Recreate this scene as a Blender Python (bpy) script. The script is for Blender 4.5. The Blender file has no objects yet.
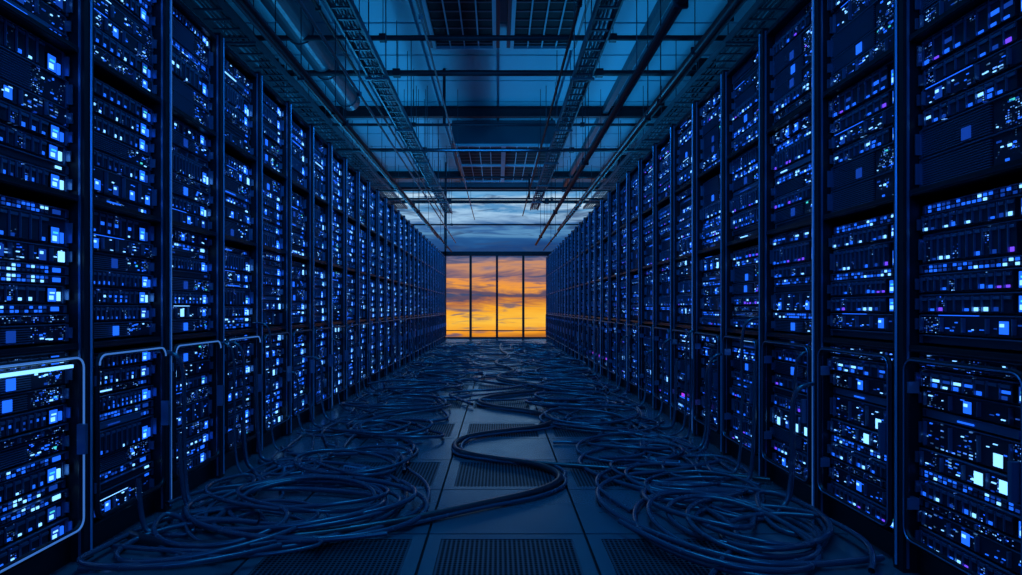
import bpy, math, random
from mathutils import Vector
random.seed(7)
D=bpy.data; S=bpy.context.scene
S.view_settings.view_transform='Standard'

# ------------------------------------------------------------------ materials
def mat(name,col,rough=.5,metal=0,em=None,es=0,spec=.5,noise=0,nscale=20,bump=0):
    m=D.materials.new(name); m.use_nodes=True; nt=m.node_tree
    b=nt.nodes['Principled BSDF']
    b.inputs['Base Color'].default_value=(*col,1)
    b.inputs['Roughness'].default_value=rough
    b.inputs['Metallic'].default_value=metal
    b.inputs['Specular IOR Level'].default_value=spec
    if em:
        b.inputs['Emission Color'].default_value=(*em,1)
        b.inputs['Emission Strength'].default_value=es
        m.cycles.emission_sampling='NONE'
    if noise or bump:
        tc=nt.nodes.new('ShaderNodeTexCoord')
        n=nt.nodes.new('ShaderNodeTexNoise'); n.inputs['Scale'].default_value=nscale
        n.inputs['Detail'].default_value=4
        nt.links.new(tc.outputs['Object'],n.inputs['Vector'])
        if noise:
            mr=nt.nodes.new('ShaderNodeMapRange')
            mr.inputs['To Min'].default_value=max(.02,rough-noise); mr.inputs['To Max'].default_value=min(1,rough+noise)
            nt.links.new(n.outputs['Fac'],mr.inputs['Value']); nt.links.new(mr.outputs[0],b.inputs['Roughness'])
        if bump:
            bp=nt.nodes.new('ShaderNodeBump'); bp.inputs['Strength'].default_value=bump; bp.inputs['Distance'].default_value=.01
            nt.links.new(n.outputs['Fac'],bp.inputs['Height']); nt.links.new(bp.outputs[0],b.inputs['Normal'])
    return m
M_frame=mat('black_powder_coat',(.009,.013,.022),.42,.1,noise=.08,spec=.35)
M_body=mat('server_dark_metal',(.028,.042,.08),.38,.4,noise=.1)
M_carr=mat('drive_carrier_steel',(.14,.24,.42),.36,.6)
M_edge=mat('painted_edge_highlight',(.4,.62,.95),.35,.6)  # bright colour paints the blue-lit post edge towards the camera
M_blue=mat('led_blue',(.0,.02,.1),.4,em=(.012,.13,1.0),es=1.3)
M_cyan=mat('led_ice_blue',(.1,.2,.3),.4,em=(.18,.5,1.0),es=2.1)
M_dim=mat('led_dim_blue',(.0,.02,.1),.4,em=(.008,.07,.55),es=.6)
M_vio=mat('led_violet',(.1,.0,.2),.4,em=(.16,.06,1.0),es=1.3)
M_mag=mat('led_magenta',(.2,.0,.2),.4,em=(.5,.04,.8),es=1.0)
M_strip=mat('painted_edge_glow',(.1,.2,.3),.3,em=(.07,.25,.8),es=.55)  # emission paints blue-white reflections along door frames and post edges
M_grn=mat('led_aqua',(.1,.3,.3),.4,em=(.05,.6,.6),es=1.2)
def matrix(name,sx,sz,thr,gain):
    """perforated bezel with rows of tiny status lamps behind it"""
    m=mat(name,(.02,.035,.07),.4,.4); nt=m.node_tree; b=nt.nodes['Principled BSDF']; L=nt.links.new
    N=nt.nodes.new
    tc=N('ShaderNodeTexCoord'); sc=N('ShaderNodeVectorMath'); sc.operation='MULTIPLY'; sc.inputs[1].default_value=(sx,0,sz)
    L(tc.outputs['Object'],sc.inputs[0])
    fl=N('ShaderNodeVectorMath'); fl.operation='FLOOR'; L(sc.outputs[0],fl.inputs[0])
    fr=N('ShaderNodeVectorMath'); fr.operation='FRACTION'; L(sc.outputs[0],fr.inputs[0])
    oi=N('ShaderNodeObjectInfo'); wn=N('ShaderNodeTexWhiteNoise'); wn.noise_dimensions='4D'
    L(fl.outputs[0],wn.inputs['Vector']); mo=N('ShaderNodeMath'); mo.operation='MULTIPLY'; mo.inputs[1].default_value=97; L(oi.outputs['Random'],mo.inputs[0]); L(mo.outputs[0],wn.inputs['W'])
    # lamps come in groups, not everywhere
    n=N('ShaderNodeTexNoise'); n.inputs['Scale'].default_value=9; n.inputs['Detail'].default_value=1; L(tc.outputs['Object'],n.inputs['Vector'])
    g0=N('ShaderNodeMapRange'); g0.inputs['From Min'].default_value=.42; g0.inputs['From Max'].default_value=.6; L(n.outputs['Fac'],g0.inputs['Value'])
    mr=N('ShaderNodeMapRange'); mr.inputs['From Min'].default_value=thr; mr.inputs['From Max'].default_value=1; L(wn.outputs['Value'],mr.inputs['Value'])
    pw=N('ShaderNodeMath'); pw.operation='POWER'; pw.inputs[1].default_value=2; L(mr.outputs[0],pw.inputs[0])
    sp=N('ShaderNodeSeparateXYZ'); L(fr.outputs[0],sp.inputs[0])
    def lt(o,v):
        q=N('ShaderNodeMath'); q.operation='LESS_THAN'; q.inputs[1].default_value=v; L(o,q.inputs[0]); return q.outputs[0]
    def mul(a,b_):
        q=N('ShaderNodeMath'); q.operation='MULTIPLY'; L(a,q.inputs[0])
        if isinstance(b_,float): q.inputs[1].default_value=b_
        else: L(b_,q.inputs[1])
        return q.outputs[0]
    c=mul(mul(mul(mul(lt(sp.outputs['X'],.6),lt(sp.outputs['Z'],.42)),pw.outputs[0]),g0.outputs[0]),float(gain))
    cr=N('ShaderNodeValToRGB'); L(wn.outputs['Color'],cr.inputs[0])
    e=cr.color_ramp.elements; e[0].color=(.01,.09,1,1); e[0].position=.3; e[1].color=(.16,.46,1,1); e[1].position=.8
    L(cr.outputs[0],b.inputs['Emission Color']); L(c,b.inputs['Emission Strength'])
    m.cycles.emission_sampling='NONE'
    return m
M_mx1=matrix('status_lamp_bezel_fine',85,110,.55,2.8)
M_mx2=matrix('status_lamp_bezel_wide',30,75,.6,2.8)
RM=[M_frame,M_body,M_carr,M_blue,M_cyan,M_dim,M_vio,M_mag,M_strip,M_grn,M_mx1,M_mx2,M_edge]
FR,BO,CA,BL,CY,DI,VI,MG,ST,GR,X1,X2,ED=range(13)

class MB:
    def __init__(s): s.v=[];s.f=[];s.m=[]
    def box(s,x0,x1,y0,y1,z0,z1,m=0):
        b=len(s.v)
        s.v+=[(x0,y0,z0),(x1,y0,z0),(x1,y1,z0),(x0,y1,z0),(x0,y0,z1),(x1,y0,z1),(x1,y1,z1),(x0,y1,z1)]
        s.f+=[(b,b+3,b+2,b+1),(b+4,b+5,b+6,b+7),(b,b+1,b+5,b+4),(b+1,b+2,b+6,b+5),(b+2,b+3,b+7,b+6),(b+3,b,b+4,b+7)]
        s.m+=[m]*6
    def tube(s,pts,r,m=0,n=8,closed=False):
        P=[Vector(p) for p in pts]; N=len(P); b=len(s.v)
        for i,p in enumerate(P):
            if closed: t=P[(i+1)%N]-P[i-1]
            else: t=P[min(i+1,N-1)]-P[max(i-1,0)]
            t.normalize()
            up=Vector((0,0,1)) if abs(t.z)<.95 else Vector((0,1,0))
            if closed: up=Vector((0,1,0))
            a=t.cross(up).normalized(); c=a.cross(t).normalized()
            for k in range(n):
                q=2*math.pi*k/n
                s.v.append(tuple(p+a*math.cos(q)*r+c*math.sin(q)*r))
        for i in range(N if closed else N-1):
            j=(i+1)%N
            for k in range(n):
                k2=(k+1)%n
                s.f.append((b+i*n+k,b+i*n+k2,b+j*n+k2,b+j*n+k)); s.m.append(m)
        if not closed:
            s.f.append(tuple(b+k for k in range(n))[::-1]); s.m.append(m)
            s.f.append(tuple(b+(N-1)*n+k for k in range(n))); s.m.append(m)
    def mesh(s,name,mats):
        me=D.meshes.new(name); me.from_pydata(s.v,[],s.f)
        for m in mats: me.materials.append(m)
        me.polygons.foreach_set('material_index',s.m); me.update()
        return me
    def obj(s,name,mats,loc=(0,0,0),smooth=False):
        me=s.mesh(name,mats); o=D.objects.new(name,me); o.location=loc
        S.collection.objects.link(o)
        if smooth:
            for p in me.polygons: p.use_smooth=True
        return o

# ------------------------------------------------------------------ racks
RH=3.14
def unit(B,x0,x1,z0,z1,R,side):
    """one rack-mounted chassis"""
    h=z1-z0; w=x1-x0; yf=.03+R.choice([0,0,.008,.015])
    B.box(x0,x1,yf,yf+.7,z0+.003,z1-.003,BO)
    B.box(x0+.016,x1-.016,yf-.012,yf,z1-.0075,z1-.003,CA)   # top lip, bright bar painted in as an edge highlight
    for xx in (x0,x1-.016):
        B.box(xx,xx+.016,yf-.008,yf,z0+.004,z1-.004,CA)
    if h>.08:
        for xx in (x0+.003,x1-.011): B.box(xx,xx+.008,yf-.03,yf-.008,z0+.02,z1-.02,CA)
    t=R.random()
    if h<.06:
        if t<.35:      # switch: two rows of ports
            n=18
            for r in range(2):
                for i in range(n):
                    px=x0+.03+i*(w-.15)/n; pz=z0+.007+r*.017
                    u=R.random()
                    B.box(px,px+.017,yf-.003,yf,pz,pz+.011,BL if u<.3 else DI if u<.5 else CY if u<.6 else CA)
            B.box(x1-.10,x1-.05,yf-.004,yf,z0+.012,z0+.032,R.choice([BL,CY,DI]))
        elif t<.6:        # 1U server with light bar
            B.box(x0+.03,x1-.14,yf-.012,yf,z0+.008,z1-.009,CA if R.random()<.5 else X1)
            a=x0+.06+R.random()*.2
            B.box(a,a+R.uniform(.08,.25),yf-.016,yf-.012,z0+.016,z0+.023,R.choice([BL,CY,DI,BL]))
            for k in range(3):
                B.box(x1-.12+k*.03,x1-.105+k*.03,yf-.004,yf,z0+.014,z0+.03,R.choice([BL,CY,BL,DI,BL]))
        elif t<.8:         # blanking panel
            B.box(x0+.02,x1-.02,yf-.005,yf,z0+.006,z1-.008,BO)
            B.box(x1-.09,x1-.05,yf-.008,yf-.005,z0+.016,z0+.028,R.choice([BL,CY,DI]))
        else:
            B.box(x0+.025,x1-.025,yf-.006,yf,z0+.007,z1-.009,X1)
            for k in range(4):
                a=x0+.05+k*(w-.1)/4; B.box(a+.004,a+.012,yf-.018,yf-.006,z0+.01,z1-.012,CA)
    elif t<.46:      # drive bays
        n=R.choice([8,10,12]); cw=(w-.17)/n; xs=x0+.025
        lit=R.random()
        for i in range(n):
            a=xs+i*cw
            B.box(a+.002,a+cw-.003,yf-.014,yf,z0+.009,z1-.011,X1 if (i*7+n)%4==0 else BO)
            B.box(a+.004,a+.008,yf-.022,yf-.014,z0+.012,z1-.014,CA)
            B.box(a+.010,a+cw-.007,yf-.02,yf-.014,z1-.03,z1-.018,CA)
            u=R.random()
            if u<.6: B.box(a+.012,a+.012+cw*.4,yf-.017,yf-.014,z0+.014,z0+.022+.01*R.random(),(VI if side and R.random()<.25 else BL) if u<.35 else CY if u<.47 else DI)
            if lit<.35 and R.random()<.6:
                B.box(a+.012,a+cw-.012,yf-.0165,yf-.014,z0+h*.42,z0+h*.55,R.choice([BL,DI,CY]))
        # status display beside the bays
        s=min(.07,h-.03)
        B.box(x1-.128,x1-.066,yf-.010,yf,z0+.008,z0+.018+s,FR)
        B.box(x1-.122,x1-.072,yf-.012,yf-.010,z0+.012,z0+.012+s,R.choice([BL,BL,DI]))
        B.box(x1-.116,x1-.09,yf-.014,yf-.012,z0+.02,z0+.012+s*.45,CY)
        B.box(x1-.112,x1-.082,yf-.014,yf-.012,z0+.012+s*.6,z0+.012+s*.72,R.choice([CY,GR]))
        B.box(x1-.055,x1-.035,yf-.008,yf,z0+.015,z0+.015+s*.7,R.choice([BL,DI,CY]))
    elif t<.72:      # blade modules with bright status tiles
        n=R.choice([3,4,5]); cw=(w-.04)/n
        for i in range(n):
            a=x0+.02+i*cw
            B.box(a+.003,a+cw-.003,yf-.01,yf,z0+.007,z1-.010,R.choice([BO,BO,X1,X2]))
            B.box(a+.008,a+.014,yf-.026,yf-.01,z0+.015,z1-.015,CA)
            if R.random()<.4:
                s=min(.05,h-.04)
                qx=a+cw*.5
                B.box(qx-.004,qx+s*.9+.004,yf-.012,yf-.01,z0+.012,z0+.020+s,FR)
                B.box(qx,qx+s*.9,yf-.014,yf-.012,z0+.016,z0+.016+s,R.choice([BL,BL,CY,DI]))
                B.box(qx+s*.1,qx+s*.5,yf-.016,yf-.014,z0+.016+s*.55,z0+.016+s*.8,CY)
            for q in range(R.randint(2,6)):
                qx=a+.02+R.random()*(cw-.05); qz=z0+.014+R.random()*(h-.035)
                B.box(qx,qx+R.uniform(.006,.024),yf-.013,yf-.01,qz,qz+R.uniform(.003,.006),R.choice([BL,CY,DI,BL,CY]))
        if R.random()<.4:
            a=x0+.03+R.random()*.15
            B.box(a,a+R.uniform(.12,.3),yf-.014,yf-.012,z1-.0065,z1-.003,R.choice([CY,BL]))
    else:            # vented bezel with slats
        k=max(3,int(h/.012))
        B.box(x0+.025,x0+w*.62,yf-.002,yf,z0+.008,z1-.011,FR)
        for i in range(k):
            zz=z0+.008+i*(h-.019)/k
            B.box(x0+.025,x0+w*.62,yf-.012,yf-.002,zz,zz+.0035,CA)
        B.box(x0+w*.64,x1-.02,yf-.003,yf,z0+.008,z1-.011,X1)
        for q in range(R.randint(6,11)):
            qx=x0+w*.65+R.random()*w*.26; qz=z0+.012+R.random()*(h-.03)
            B.box(qx,qx+R.uniform(.008,.024),yf-.006,yf,qz,qz+R.uniform(.004,.01),R.choice([BL,CY,DI,(VI if side and R.random()<.3 else BL),GR if R.random()<.4 else BL]))
        s=min(.05,h-.03)
        if R.random()<.6: B.box(x0+w*.4,x0+w*.4+s,yf-.016,yf-.012,z0+.015,z0+.015+s,R.choice([BL,DI]))

def rack(name,W,seed,side,glow):
    R=random.Random(seed); B=MB()
    pw=.03
    B.box(0,pw,.03,1.1,0,RH,FR); B.box(W-pw,W,.03,1.1,0,RH,FR)
    B.box(pw,W-pw,1.07,1.1,0,RH,FR)
    B.box(pw,W-pw,.0,1.07,RH-.05,RH,FR)
    B.box(pw,W-pw,.02,1.07,0,.11,FR)
    B.box(.003,.036,-.045,.03,0,RH,FR); B.box(W-.036,W-.003,-.045,.03,0,RH,FR)
    B.box(.036,.042,-.03,-.02,.02,RH-.02,CA); B.box(W-.042,W-.036,-.03,-.02,.02,RH-.02,CA)
    secs=[(.13,1.0),(1.04,1.70),(1.735,2.40),(2.435,3.08)]
    for a,b in secs:
        B.box(.036,W-.036,-.022,.9,b+.003,b+.032,FR)
        B.box(.06,W-.06,-.025,-.022,b+.010,b+.014,BO)
        z=a
        while z<b-.05:
            h=R.choice([.0445,.0445,.089,.089,.089,.1335])
            if z+h>b: h=b-z
            if h<.04: break
            unit(B,.045,W-.045,z,z+h,R,side)
            z+=h
    r=.05; z0,z1=.17,.97; x0,x1=.06,W-.06; pts=[]
    for cx,cz,a0 in ((x1-r,z1-r,0),(x0+r,z1-r,90),(x0+r,z0+r,180),(x1-r,z0+r,270)):
        for k in range(6):
            a=math.radians(a0+k*18); pts.append((cx+r*math.cos(a),-.045,cz+r*math.sin(a)))
    B.tube(pts,.013,FR,8,True)
    if glow==2:
        B.tube([(p[0],-.058,p[2]) for p in pts],.005,ST,6,True)  # emissive rim paints the reflection around the door frame
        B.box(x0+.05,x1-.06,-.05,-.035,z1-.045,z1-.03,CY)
    elif glow==1:
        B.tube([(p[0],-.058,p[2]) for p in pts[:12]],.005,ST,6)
    else:
        B.tube([(p[0],-.058,p[2]) for p in pts],.0035,CA,6,True)
    for zz in (.3,.82): B.box(x0-.02,x0+.02,-.05,.0,zz,zz+.05,CA)
    B.box(x1-.03,x1-.012,-.085,-.045,.52,.66,CA)
    if side and R.random()<.5:
        B.box(W*.3,W*.3+.05,.0,.01,.3,.33,MG); B.box(W*.3+.07,W*.3+.10,.0,.01,.3,.33,VI)
    ex=.012 if side==0 else W-.012
    B.tube([(ex,-.047,.02),(ex,-.047,RH-.02)],.006,ED,6)  # pale bead paints the lit edge on the camera side
    if seed%3==0: B.tube([(.018 if side==0 else W-.018,-.050,.05),(.018 if side==0 else W-.018,-.050,RH-.05)],.0035,ST,6)  # emissive line paints a bright glint down the post edge
    return B.mesh(name,RM)
WL,WR=.742,.77
mL2=[rack('server_rack_mesh',WL,70+i,0,2) for i in range(2)]
mL1=[rack('server_rack_mesh',WL,80+i,0,1) for i in range(3)]
mL=[rack('server_rack_mesh',WL,10+i,0,0) for i in range(5)]
mR=[rack('server_rack_mesh',WR,40+i,1,0) for i in range(6)]
XL,XR=-2.0,1.88
for k in range(-4,28):
    pool=mL2 if k<=-1 else mL1 if k<3 else mL
    o=D.objects.new('server_rack',pool[k%len(pool)] if k<6 else random.choice(pool)); S.collection.objects.link(o)
    o.rotation_euler=(0,0,math.pi/2); o.location=(XL,3.06+WL*k,0)
for k in range(-4,28):
    o=D.objects.new('server_rack',mR[(k*5+k//6)%6]); S.collection.objects.link(o)
    o.rotation_euler=(0,0,-math.pi/2); o.location=(XR,2.935+WR*(k+1),0)

# ------------------------------------------------------------------ floor
M_tile=mat('floor_tile_vinyl',(.05,.105,.135),.23,0,noise=.07,nscale=5,bump=.02,spec=.8)
M_gap=mat('floor_gap',(.002,.003,.004),.9)
def perf():
    m=mat('perforated_steel_panel',(.05,.08,.11),.35,.6); nt=m.node_tree; b=nt.nodes['Principled BSDF']
    tc=nt.nodes.new('ShaderNodeTexCoord')
    sc=nt.nodes.new('ShaderNodeVectorMath'); sc.operation='SCALE'; sc.inputs['Scale'].default_value=42
    fr=nt.nodes.new('ShaderNodeVectorMath'); fr.operation='FRACTION'
    su=nt.nodes.new('ShaderNodeVectorMath'); su.operation='SUBTRACT'; su.inputs[1].default_value=(.5,.5,0)
    mu=nt.nodes.new('ShaderNodeVectorMath'); mu.operation='MULTIPLY'; mu.inputs[1].default_value=(1,1,0)
    le=nt.nodes.new('ShaderNodeVectorMath'); le.operation='LENGTH'
    lt=nt.nodes.new('ShaderNodeMath'); lt.operation='LESS_THAN'; lt.inputs[1].default_value=.36
    mx=nt.nodes.new('ShaderNodeMix'); mx.data_type='RGBA'
    mx.inputs['A'].default_value=(.06,.10,.13,1); mx.inputs['B'].default_value=(.001,.001,.002,1)
    L=nt.links.new
    L(tc.outputs['Object'],sc.inputs[0]); L(sc.outputs[0],fr.inputs[0]); L(fr.outputs[0],su.inputs[0]); L(su.outputs[0],mu.inputs[0])
    L(mu.outputs[0],le.inputs[0]); L(le.outputs['Value'],lt.inputs[0]); L(lt.outputs[0],mx.inputs['Factor']); L(mx.outputs['Result'],b.inputs['Base Color'])
    for k in ('Specular IOR Level','Metallic'):
        mr=nt.nodes.new('ShaderNodeMapRange'); mr.inputs['To Min'].default_value=.4; mr.inputs['To Max'].default_value=0
        L(lt.outputs[0],mr.inputs['Value']); L(mr.outputs[0],b.inputs[k])
    return m
M_perf=perf()
B=MB(); T=.83; x00=-.37; y00=3.40
B.box(-7,7,-3,25.1,-.1,-.02,1)
for i in range(-8,9):
    for j in range(-8,27):
        a=x00+T*i; c=y00+T*j
        if a<-7 or a+T>7 or c<-3 or c+T>25.1: continue
        g=.007
        if j%2==1 and i in(-1,0,1):
            e=.075
            B.box(a+g,a+T-g,c+g,c+e,-.02,0,0); B.box(a+g,a+T-g,c+T-e,c+T-g,-.02,0,0)
            B.box(a+g,a+e,c+e,c+T-e,-.02,0,0); B.box(a+T-e,a+T-g,c+e,c+T-e,-.02,0,0)
            B.box(a+e,a+T-e,c+e,c+T-e,-.02,-.003,2)
        else: B.box(a+g,a+T-g,c+g,c+T-g,-.02,0,0)
B.obj('floor',[M_tile,M_gap,M_perf])

# ------------------------------------------------------------------ shell
M_wall=mat('painted_wall',(.10,.16,.22),.7,bump=.05)
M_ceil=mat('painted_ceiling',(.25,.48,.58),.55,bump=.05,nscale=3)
M_steel=mat('dark_steel',(.012,.02,.03),.5,.1,spec=.3)
M_duct=mat('galvanised_duct',(.05,.09,.12),.42,.3,noise=.12,nscale=8)
M_grille=mat('vent_grille',(.35,.55,.65),.5,.1)
M_dark=mat('plenum_dark',(.005,.01,.015),.8)
CH=6.1; YB=25.1
def wallbox(n,*a):
    b=MB(); b.box(*a,0); return b.obj(n,[M_wall])
wallbox('wall_left',-7.2,-7,-3.2,YB+.2,-.1,CH+.1)
wallbox('wall_right',7,7.2,-3.2,YB+.2,-.1,CH+.1)
wallbox('wall_front',-7,7,-3.2,-3,-.1,CH+.1)
b=MB(); b.box(-7,-4.9,YB,YB+.2,-.1,CH+.1); b.box(4.9,7,YB,YB+.2,-.1,CH+.1); b.box(-4.9,4.9,YB,YB+.2,-.1,.01); b.box(-4.9,4.9,YB,YB+.2,5.95,CH+.1)
b.obj('wall_back',[M_wall])
b=MB(); b.box(-7.2,7.2,-3.2,YB+.2,CH+.1,CH+.2,0)
yy=-3
while yy<YB-.2:
    xx=-7
    while xx<7:
        b.box(xx+.03,xx+1.37,yy+.03,min(yy+1.37,YB),CH,CH+.1,0); xx+=1.4
    yy+=1.4
b.obj('ceiling',[M_ceil])

b=MB()
b.box(-4.9,4.9,YB+.02,YB+.14,3.25,3.42); b.box(-4.9,4.9,YB+.02,YB+.14,.01,.06); b.box(-4.9,4.9,YB+.02,YB+.14,5.87,5.95)
for i in range(-4,5):
    x=-.04+i*1.035
    b.box(x-.045,x+.045,YB+.02,YB+.14,.06,3.25)
for x in (-4.87,-2.07,4.87): b.box(x-.035,x+.035,YB+.02,YB+.14,.1,5.9)
b.box(-4.9,4.9,YB+.04,YB+.1,.30,.33)
b.obj('window_1',[M_steel])

# ------------------------------------------------------------------ overhead
HT=CH-.004
def ladder(n,x,w,y0,y1,z):
    b=MB()
    for s in (-1,1): b.box(x+s*w/2-.012,x+s*w/2+.012,y0,y1,z,z+.09)
    y=y0+.1
    while y<y1: b.box(x-w/2,x+w/2,y,y+.03,z+.01,z+.03); y+=.28
    for c in range(5):
        cx=x-w*.35+c*w*.17; b.tube([(cx+.015*math.sin(t*1.7+c),y0+(y1-y0)*t/40,z+.05+.008*(c%2)) for t in range(41)],.016,0,6)
    y=y0+1
    while y<y1:
        for s in (-1,1): b.tube([(x+s*w/2,y,z+.05),(x+s*w/2,y,HT)],.008,0,6)
        b.box(x-w/2-.04,x+w/2+.04,y-.02,y+.02,z-.03,z); y+=2.6
    return b.obj(n,[M_duct])
ladder('cable_tray',-1.68,.24,-2.5,21.8,4.4)
ladder('cable_tray',1.18,.24,-2.5,21.0,4.4)
ladder('cable_tray',-3.6,.4,-2.5,24,4.9)
ladder('cable_tray',3.4,.4,-2.5,24,4.9)
def pipe(n,pts,r,m=M_steel,hang=None):
    b=MB(); b.tube(pts,r,0,12)
    if hang:
        (x0,y0,z0),(x1,y1,z1)=pts[0],pts[-1]; L=math.dist(pts[0],pts[-1]); k=int(L/hang)
        for i in range(k):
            t=(i+.5)/k; X=x0+(x1-x0)*t;Y=y0+(y1-y0)*t;Z=z0+(z1-z0)*t
            b.tube([(X,Y,Z),(X,Y,HT)],.006,0,6)
            b.box(X-r-.012,X+r+.012,Y-.012-(r if x0!=x1 else 0),Y+.012+(r if x0!=x1 else 0),Z-r-.01,Z+r+.01)
    return b.obj(n,[m])
pipe('overhead_pipe',[(1.24,-2.8,3.28),(1.24,21,3.28)],.036,hang=4.2)
for x,z,r in ((-1.78,3.36,.022),(-1.9,3.5,.03),(-1.62,3.7,.015),(-2.3,3.9,.03),(-2.6,4.3,.04),(1.75,3.42,.02),(1.9,3.6,.03),(1.62,3.9,.015),(2.3,4.2,.035),(.95,4.75,.02),(-.9,4.6,.015),(2.7,4.6,.04),(-2.1,4.7,.02)):
    pipe('conduit',[(x,-2.8,z),(x,24.6,z)],r,hang=5.5,m=M_duct if r<.018 else M_steel)
for y,z,r in ((9.6,5.25,.04),(10.9,5.2,.05),(13.1,4.95,.03),(15.0,4.9,.045),(18.6,5.0,.03),(20.5,4.7,.03),(22.6,4.95,.06),(12.2,4.2,.02),(16.9,4.3,.025),(23.8,4.3,.03)):
    pipe('cross_pipe',[(-6.9,y,z),(6.9,y,z)],r,hang=3.3)
b=MB()
for y in (8.6,15.6,23.0):
    b.box(-7,7,y-.08,y+.08,CH-.03,CH); b.box(-7,7,y-.015,y+.015,CH-.22,CH-.03); b.box(-7,7,y-.08,y+.08,CH-.25,CH-.22)
b.obj('ceiling_beam',[M_steel])
b=MB()
for x in (-4.4,-2.4,2.6,4.6): b.box(x-.06,x+.06,-3,25,CH-.18,CH)
b.obj('ceiling_joist',[M_duct])
def ahu(n,x0,x1,y0,y1,z0,nx,ny):
    b=MB(); b.box(x0,x1,y0,y1,z0,HT,0)
    fw=.12; cw=(x1-x0-fw)/nx; cd=(y1-y0-fw)/ny
    for i in range(nx):
        for j in range(ny):
            a=x0+fw+i*cw; c=y0+fw+j*cd; e=a+cw-fw; g=c+cd-fw
            b.box(a,e,c,g,z0-.012,z0-.001,2)
            for (p,q,r_,s) in ((a-.06,e+.06,c-.06,c),(a-.06,e+.06,g,g+.06),(a-.06,a,c,g),(e,e+.06,c,g)): b.box(p,q,r_,s,z0-.06,z0,1)
            k=6
            for u in range(k):
                yy=c+(g-c)*(u+.5)/k; b.box(a,e,yy-.018,yy+.018,z0-.03,z0-.02,0)
            for u in range(1,4):
                xx=a+(e-a)*u/4; b.box(xx-.012,xx+.012,c,g,z0-.045,z0-.035,1)
    return b.obj(n,[M_duct,M_grille,M_dark])
ahu('air_handling_unit',-1.2,1.5,16.7,21.6,5.5,2,2)
ahu('air_handling_unit',-1.18,.03,9.2,11.2,5.75,1,1)
ahu('air_handling_unit',.15,1.36,9.2,11.2,5.75,1,1)
def duct(x,y0,y1,z,r):
    b=MB(); b.tube([(x,y0,z),(x,y1,z)],r,0,24)
    y=y0+.5
    while y<y1: b.tube([(x,y-.02,z),(x,y+.02,z)],r+.02,0,24); y+=1.5
    b.obj('round_duct',[M_duct],smooth=False)
duct(-3.0,-2.8,13,5.4,.2); duct(4.3,-2.8,24,5.3,.3); duct(-4.9,-2.8,24,5.2,.3)
def column(x,y,w=.35):
    b=MB(); b.box(x-w/2,x+w/2,y-w/2,y-w/2+.04,0,CH-.32); b.box(x-w/2,x+w/2,y+w/2-.04,y+w/2,0,CH-.32); b.box(x-.02,x+.02,y-w/2,y+w/2,0,CH-.32)
    b.box(x-w*.7,x+w*.7,y-w*.7,y+w*.7,0,.03); b.obj('steel_column',[M_steel])
for y in (11.9,19.3):
    column(3.82,y); column(-4.2,y)
pipe('drop_rod',[(-1.75,21.5,3.2),(-1.75,21.5,HT)],.035)
pipe('drop_rod',[(-1.1,13.1,4.95),(-1.1,13.1,HT)],.03)
pipe('drop_rod',[(1.0,20.5,4.7),(1.0,20.5,HT)],.03)

# ------------------------------------------------------------------ cables
M_cab=mat('cable_jacket_dark',(.010,.016,.024),.3,0,noise=.08,spec=.9)
M_cab2=mat('cable_jacket_blue',(.03,.065,.11),.25,0,noise=.08,spec=1.0)
M_cab3=mat('cable_jacket_grey',(.07,.13,.19),.3,0,noise=.08,spec=1.0)
def cab(name,paths,m):
    cu=D.curves.new(name,'CURVE'); cu.dimensions='3D'; cu.bevel_depth=1; cu.bevel_resolution=3; cu.resolution_u=5
    for k,(pts,r) in enumerate(paths):
        sp=cu.splines.new('NURBS'); sp.points.add(len(pts)-1)
        for i,p in enumerate(pts): sp.points[i].co=(p[0],p[1],max(p[2],r*1.02),1); sp.points[i].radius=r
        sp.use_endpoint_u=True; sp.order_u=3
        if m is M_cab2: sp.material_index=(0,0,1,0,2)[k%5]
    cu.materials.append(m)
    if m is M_cab2: cu.materials.append(M_cab); cu.materials.append(M_cab3)
    o=D.objects.new(name,cu); S.collection.objects.link(o); return o
main=[(-1.9,3.3),(-1.6,3.12),(-1.24,3.2),(-.63,3.43),(-.107,3.8),(.30,4.1),(.47,4.44),(.315,4.8),(-.14,5.02),(-.40,5.3),(-.33,5.82),(.07,6.1),(.46,6.3),(.63,6.8),(.37,7.3),(-.1,7.6),(-.3,8.1),(.03,8.65),(.6,9.0),(.75,9.6),(.2,10.2),(-.1,11),(.45,12),(-.2,13.7),(.35,15.7),(0,18),(.1,21)]
cab('power_cable',[([(x,y,.03) for x,y in main],.024)],M_cab)
m2=[(x*1.0+.05+.03*math.sin(i*2.1),y+.075+.04*math.sin(i*1.3)) for i,(x,y) in enumerate(main)]
cab('power_cable',[([(x,y,.02) for x,y in m2[2:]],.014)],M_cab2)
m3=[(x*1.0+.02+.05*math.sin(i*1.1),y-.07+.04*math.cos(i*1.7)) for i,(x,y) in enumerate(main)]
cab('power_cable',[([(x,y,.02) for x,y in m3[1:]],.012)],M_cab2)
cab('power_cable',[([(x,y,.03) for x,y in [(1.85,4.35),(1.5,4.55),(1.1,4.6),(.7,4.7),(.3,4.82),(0,4.95),(-.3,5.15)]],.018)],M_cab)
def cl(x): return max(-1.9,min(1.78,x))
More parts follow.
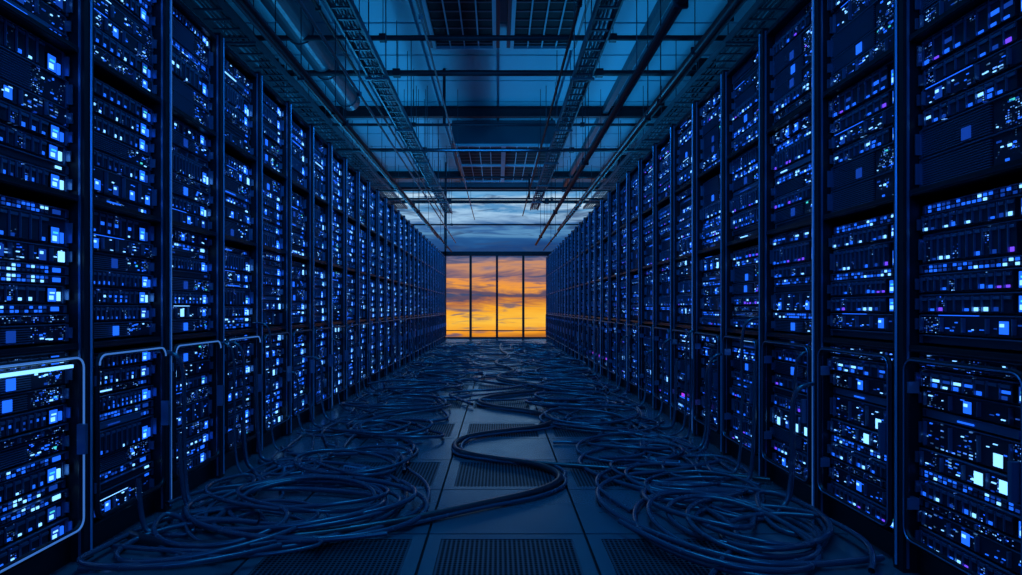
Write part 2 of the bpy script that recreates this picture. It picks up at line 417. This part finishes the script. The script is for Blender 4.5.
def coil(name,cx,cy,rx,ry,loops,strands,r,seed,m,tail,open_=.25):
    """a heap of loosely thrown cable: each strand drifts while it loops"""
    R=random.Random(seed); paths=[]
    for s in range(strands):
        pts=[]; a0=R.random()*6.28; sr=R.uniform(.6,1.15)
        ox=R.uniform(-open_,open_)*rx; oy=R.uniform(-open_,open_)*ry
        dx,dy=R.uniform(-.14,.14),R.uniform(-.3,.3)
        zl=r+R.random()*r*5; N=int(loops*10*R.uniform(.6,1.2)); sgn=R.choice([-1,1])
        el=R.uniform(-.6,.6); p1,p2=R.uniform(.2,.45),R.random()*6
        for i in range(N+1):
            a=a0+sgn*i*2*math.pi/10; f=i/N-.5
            k=sr*(1+.26*math.sin(i*p1+p2)+R.uniform(-.02,.02))
            u=math.cos(a)*rx*k; v=math.sin(a)*ry*k
            pts.append((cl(cx+ox+u+el*v*.3+dx*f*2),cy+oy+v+el*u*.3+dy*f*2,zl+r*2*math.sin(i*.9+s)))
        ty=cy+R.uniform(-.4,1.0); zt=R.uniform(.3,.95)
        if s%3: pts+=[(tail*.8,(cy+ty)/2,r),(tail*.93,ty,r),(tail*.96,ty+.1,r)]
        else: pts+=[(tail*.8,(cy+ty)/2,r),(tail*.93,ty,r),(tail*.965,ty,.08),(tail*.97,ty,zt)]
        paths.append((pts,r*R.choice([.7,.85,1,1.1])))
    return cab(name,paths,m)
TL,TR=-1.93,1.81
coil('cable_coil',-1.2,3.8,.58,.45,2.4,4,.015,1,M_cab2,TL)
coil('cable_coil',-1.4,3.4,.42,.35,2,3,.014,2,M_cab2,TL)
coil('cable_coil',-1.15,4.8,.5,.4,1.6,3,.013,3,M_cab2,TL)
coil('cable_coil',-1.05,6.1,.5,.45,1.6,3,.014,4,M_cab2,TL)
coil('cable_coil',1.2,4.3,.48,.5,2,3,.014,5,M_cab2,TR)
coil('cable_coil',1.35,3.5,.4,.5,2,3,.014,6,M_cab2,TR)
coil('cable_coil',1.2,5.4,.45,.4,1.6,3,.013,7,M_cab2,TR)
coil('cable_coil',1.05,6.6,.5,.45,1.6,3,.014,8,M_cab2,TR)
sd=9
for y in (7.5,9.0,10.8,13,15.5,18.5):
    coil('cable_coil',-1.1+random.uniform(-.1,.1),y,.6,.55,1.5,3,.016,sd,M_cab2,TL); sd+=1
    coil('cable_coil',1.05+random.uniform(-.1,.1),y+.4,.6,.55,1.5,3,.016,sd,M_cab2,TR); sd+=1
def wander(name,x,y0,y1,amp,seed,r,m,n=1):
    R=random.Random(seed); paths=[]
    for s in range(n):
        pts=[]; y=y0+R.random()*.5; ph=R.random()*6; xx=x+R.uniform(-.15,.15); k=R.uniform(1.6,3)
        while y<y1:
            pts.append((cl(xx+amp*math.sin(y*k+ph)+R.uniform(-.06,.06)),y+.25*math.sin(y*k*2+ph),r+R.random()*r*2)); y+=.22
        paths.append((pts,r*R.choice([.7,1,1.1])))
    cab(name,paths,m)
wander('loose_cable',-1.0,4.6,22,.4,21,.014,M_cab2,3)
wander('loose_cable',1.0,4.9,22,.35,22,.014,M_cab2,3)
wander('loose_cable',0.1,7.5,23,.7,29,.016,M_cab2,3)
wander('loose_cable',-1.6,3.9,22,.15,24,.012,M_cab2,3)
wander('loose_cable',1.5,3.8,22,.15,25,.012,M_cab2,3)
cab('loose_cable',[([(1.8,3.0,.03),(1.3,2.85,.03),(.95,3.1,.03),(.65,3.6,.03),(.6,4.1,.03),(.85,4.5,.03),(1.3,4.6,.03),(1.7,4.9,.03)],.016),
 ([(1.8,2.7,.03),(1.2,2.7,.03),(.8,3.05,.03),(.72,3.5,.03),(.9,4.0,.03),(1.4,4.2,.03),(1.8,4.0,.03)],.014),
 ([(-1.9,2.9,.02),(-1.5,2.95,.02),(-1.0,3.15,.02),(-.6,3.6,.02),(-.55,4.1,.02),(-.8,4.6,.02),(-1.2,4.9,.02),(-1.7,5.0,.02)],.014),
 ([(-1.9,3.15,.03),(-1.3,3.0,.03),(-.7,3.3,.03),(-.42,3.75,.02),(-.45,4.3,.02),(-.75,4.85,.02),(-.6,5.4,.02),(-.95,5.9,.02)],.012),
 ([(.75,2.4,.02),(.95,2.9,.02),(1.3,3.3,.02),(1.2,3.9,.03),(.8,4.3,.02),(.55,4.9,.02),(.9,5.5,.02),(1.5,5.6,.02)],.015)],M_cab2)
# patch leads that leave the cabinet fronts, sag down and run out onto the floor
R=random.Random(5); hp=[]
for side,x,ys in ((-1,-1.95,(3.75,4.5,4.62,5.25,6.0,6.7,7.5,8.9)),(1,1.83,(3.72,3.78,4.5,5.2,5.32,6.0,6.8,7.6,9.1))):
    for y in ys:
        h=R.uniform(.6,1.15); o=R.uniform(.06,.12); d=R.uniform(.1,.3)
        X=lambda q: x-side*q
        hp.append(([(X(-.06),y,h),(X(o*.6),y,h+.01),(X(o),y+.02,h-.12),(X(o*.8),y+.05,h*.5),(X(o),y+.03,.12),(X(o+.06),y,.02),(X(o+.3),y-d,.02),(X(o+.6),y+d*.5,.03),(X(o+.4),y+.5,.03)],R.choice([.009,.011,.013])))
cab('hanging_patch_lead',hp,M_cab2)
M_lab=mat('connector_plastic',(.35,.45,.6),.35)
for x,y,a in ((-1.3,4.55,.3),(-1.05,4.75,-.5),(-1.55,4.8,.9),(1.45,4.05,.4),(1.3,4.9,-.3),(-.95,5.5,.2)):
    b=MB(); b.box(-.09,.09,-.04,.04,0,.03,0); b.box(-.08,.08,-.03,.03,.03,.036,1)
    for i in range(6): b.box(-.075+i*.026,-.06+i*.026,-.046,-.04,.008,.022,1)
    b.tube([(.09,0,.015),(.16,.01,.012),(.3,.08,.012)],.009,1,6)
    o=b.obj('patch_box',[M_lab,M_cab2],(x,y,.0)); o.rotation_euler=(0,0,a)

# ------------------------------------------------------------------ world sky
w=D.worlds.new('dusk_sky'); S.world=w; w.use_nodes=True; nt=w.node_tree; L=nt.links.new
bg=nt.nodes['Background']; tc=nt.nodes.new('ShaderNodeTexCoord')
sp=nt.nodes.new('ShaderNodeSeparateXYZ'); L(tc.outputs['Generated'],sp.inputs[0])
mp=nt.nodes.new('ShaderNodeMapping'); mp.inputs['Scale'].default_value=(7,4,50); L(tc.outputs['Generated'],mp.inputs['Vector'])
n1=nt.nodes.new('ShaderNodeTexNoise'); n1.inputs['Scale'].default_value=1; n1.inputs['Detail'].default_value=7; n1.inputs['Roughness'].default_value=.6; n1.inputs['Distortion'].default_value=.6
L(mp.outputs[0],n1.inputs['Vector'])
m1=nt.nodes.new('ShaderNodeMath'); m1.operation='MULTIPLY_ADD'; m1.inputs[1].default_value=.06; L(n1.outputs['Fac'],m1.inputs[0])
m0=nt.nodes.new('ShaderNodeMath'); m0.operation='ADD'; m0.inputs[1].default_value=-.03; L(sp.outputs['Z'],m0.inputs[0]); L(m0.outputs[0],m1.inputs[2])
mr=nt.nodes.new('ShaderNodeMapRange'); mr.inputs['From Min'].default_value=-.08; mr.inputs['From Max'].default_value=.32; L(m1.outputs[0],mr.inputs['Value'])
cr=nt.nodes.new('ShaderNodeValToRGB'); L(mr.outputs[0],cr.inputs[0])
st=[(-.08,(.25,.08,.03)),(-.05,(.45,.15,.02)),(-.035,(.9,.32,.02)),(-.018,(1,.55,.06)),(-.002,(.95,.4,.03)),(.008,(.5,.17,.06)),(.016,(.10,.07,.12)),(.026,(.12,.08,.13)),(.034,(.9,.34,.05)),(.044,(.8,.3,.08)),(.052,(.16,.11,.18)),(.064,(.6,.27,.14)),(.072,(.25,.18,.24)),(.08,(.02,.06,.17)),(.095,(.012,.055,.2)),(.11,(.02,.11,.32)),(.12,(.1,.28,.52)),(.127,(.03,.12,.34)),(.142,(.35,.58,.82)),(.152,(.06,.25,.52)),(.165,(.55,.75,.92)),(.178,(.10,.34,.65)),(.195,(.25,.5,.78)),(.32,(.03,.22,.6))]
e=cr.color_ramp.elements
def tt(z): return (z+.08)/.4
e[0].position=tt(st[0][0]); e[0].color=(*st[0][1],1); e[1].position=1; e[1].color=(*st[-1][1],1)
for z,c in st[1:-1]:
    q=e.new(tt(z)); q.color=(*c,1)
mp2=nt.nodes.new('ShaderNodeMapping'); mp2.inputs['Scale'].default_value=(14,5,120); mp2.inputs['Location'].default_value=(3,1,2); L(tc.outputs['Generated'],mp2.inputs['Vector'])
n2=nt.nodes.new('ShaderNodeTexNoise'); n2.inputs['Scale'].default_value=1; n2.inputs['Detail'].default_value=6; n2.inputs['Distortion'].default_value=1; L(mp2.outputs[0],n2.inputs['Vector'])
r2=nt.nodes.new('ShaderNodeMapRange'); r2.inputs['From Min'].default_value=.53; r2.inputs['From Max'].default_value=.66; r2.inputs['To Max'].default_value=.75; L(n2.outputs['Fac'],r2.inputs['Value'])
mx=nt.nodes.new('ShaderNodeMix'); mx.data_type='RGBA'; L(r2.outputs[0],mx.inputs['Factor']); L(cr.outputs[0],mx.inputs['A']); mx.inputs['B'].default_value=(.03,.07,.18,1)
L(mx.outputs['Result'],bg.inputs['Color']); bg.inputs['Strength'].default_value=1.0

# ------------------------------------------------------------------ lights
def area(n,loc,rot,sx,sy,e,c):
    l=D.lights.new(n,'AREA'); l.shape='RECTANGLE'; l.size=sx; l.size_y=sy; l.energy=e; l.color=c
    o=D.objects.new(n,l); o.location=loc; o.rotation_euler=rot; S.collection.objects.link(o)
UP=(math.pi,0,0)
area('ceiling_fill',(-2.6,16.5,3.25),UP,.3,14,170,(.025,.42,1)); area('ceiling_fill',(2.5,16.5,3.25),UP,.3,14,170,(.025,.42,1))  # added fill above the racks, no fixture, brightens the far ceiling
area('ceiling_fill',(-2.6,5,3.25),UP,.3,8,16,(.02,.33,1)); area('ceiling_fill',(2.5,5,3.25),UP,.3,8,16,(.02,.33,1))  # same added fill for the near ceiling
area('led_spill_fill',(0,3,5.9),(0,0,0),1.0,5,110,(.015,.34,1))  # added overhead fill out of view, imitates LED spill
area('rear_fill',(0,-2.7,3.2),(math.radians(80),0,0),3,1.5,60,(.01,.2,1))  # added fill behind the camera for the near rack parts
for y,e in ((4.5,26),(7.0,28),(9.5,32),(12,38),(14.5,42),(17,42),(19.5,50)):  # added fills turned away from the camera, imitate LED spill on posts
    area('led_spill_fill',(-.25,y,4.35),(math.radians(40),0,0),1.6,.15,e,(.012,.31,1))

cam=D.cameras.new('camera'); co=D.objects.new('camera',cam); S.collection.objects.link(co)
co.location=(0,0,1.2); co.rotation_euler=(math.pi/2,0,0)
cam.sensor_width=36; cam.lens=640*36/1022; cam.shift_x=13/1022; cam.shift_y=20.5/1022; cam.clip_start=.02
S.camera=co
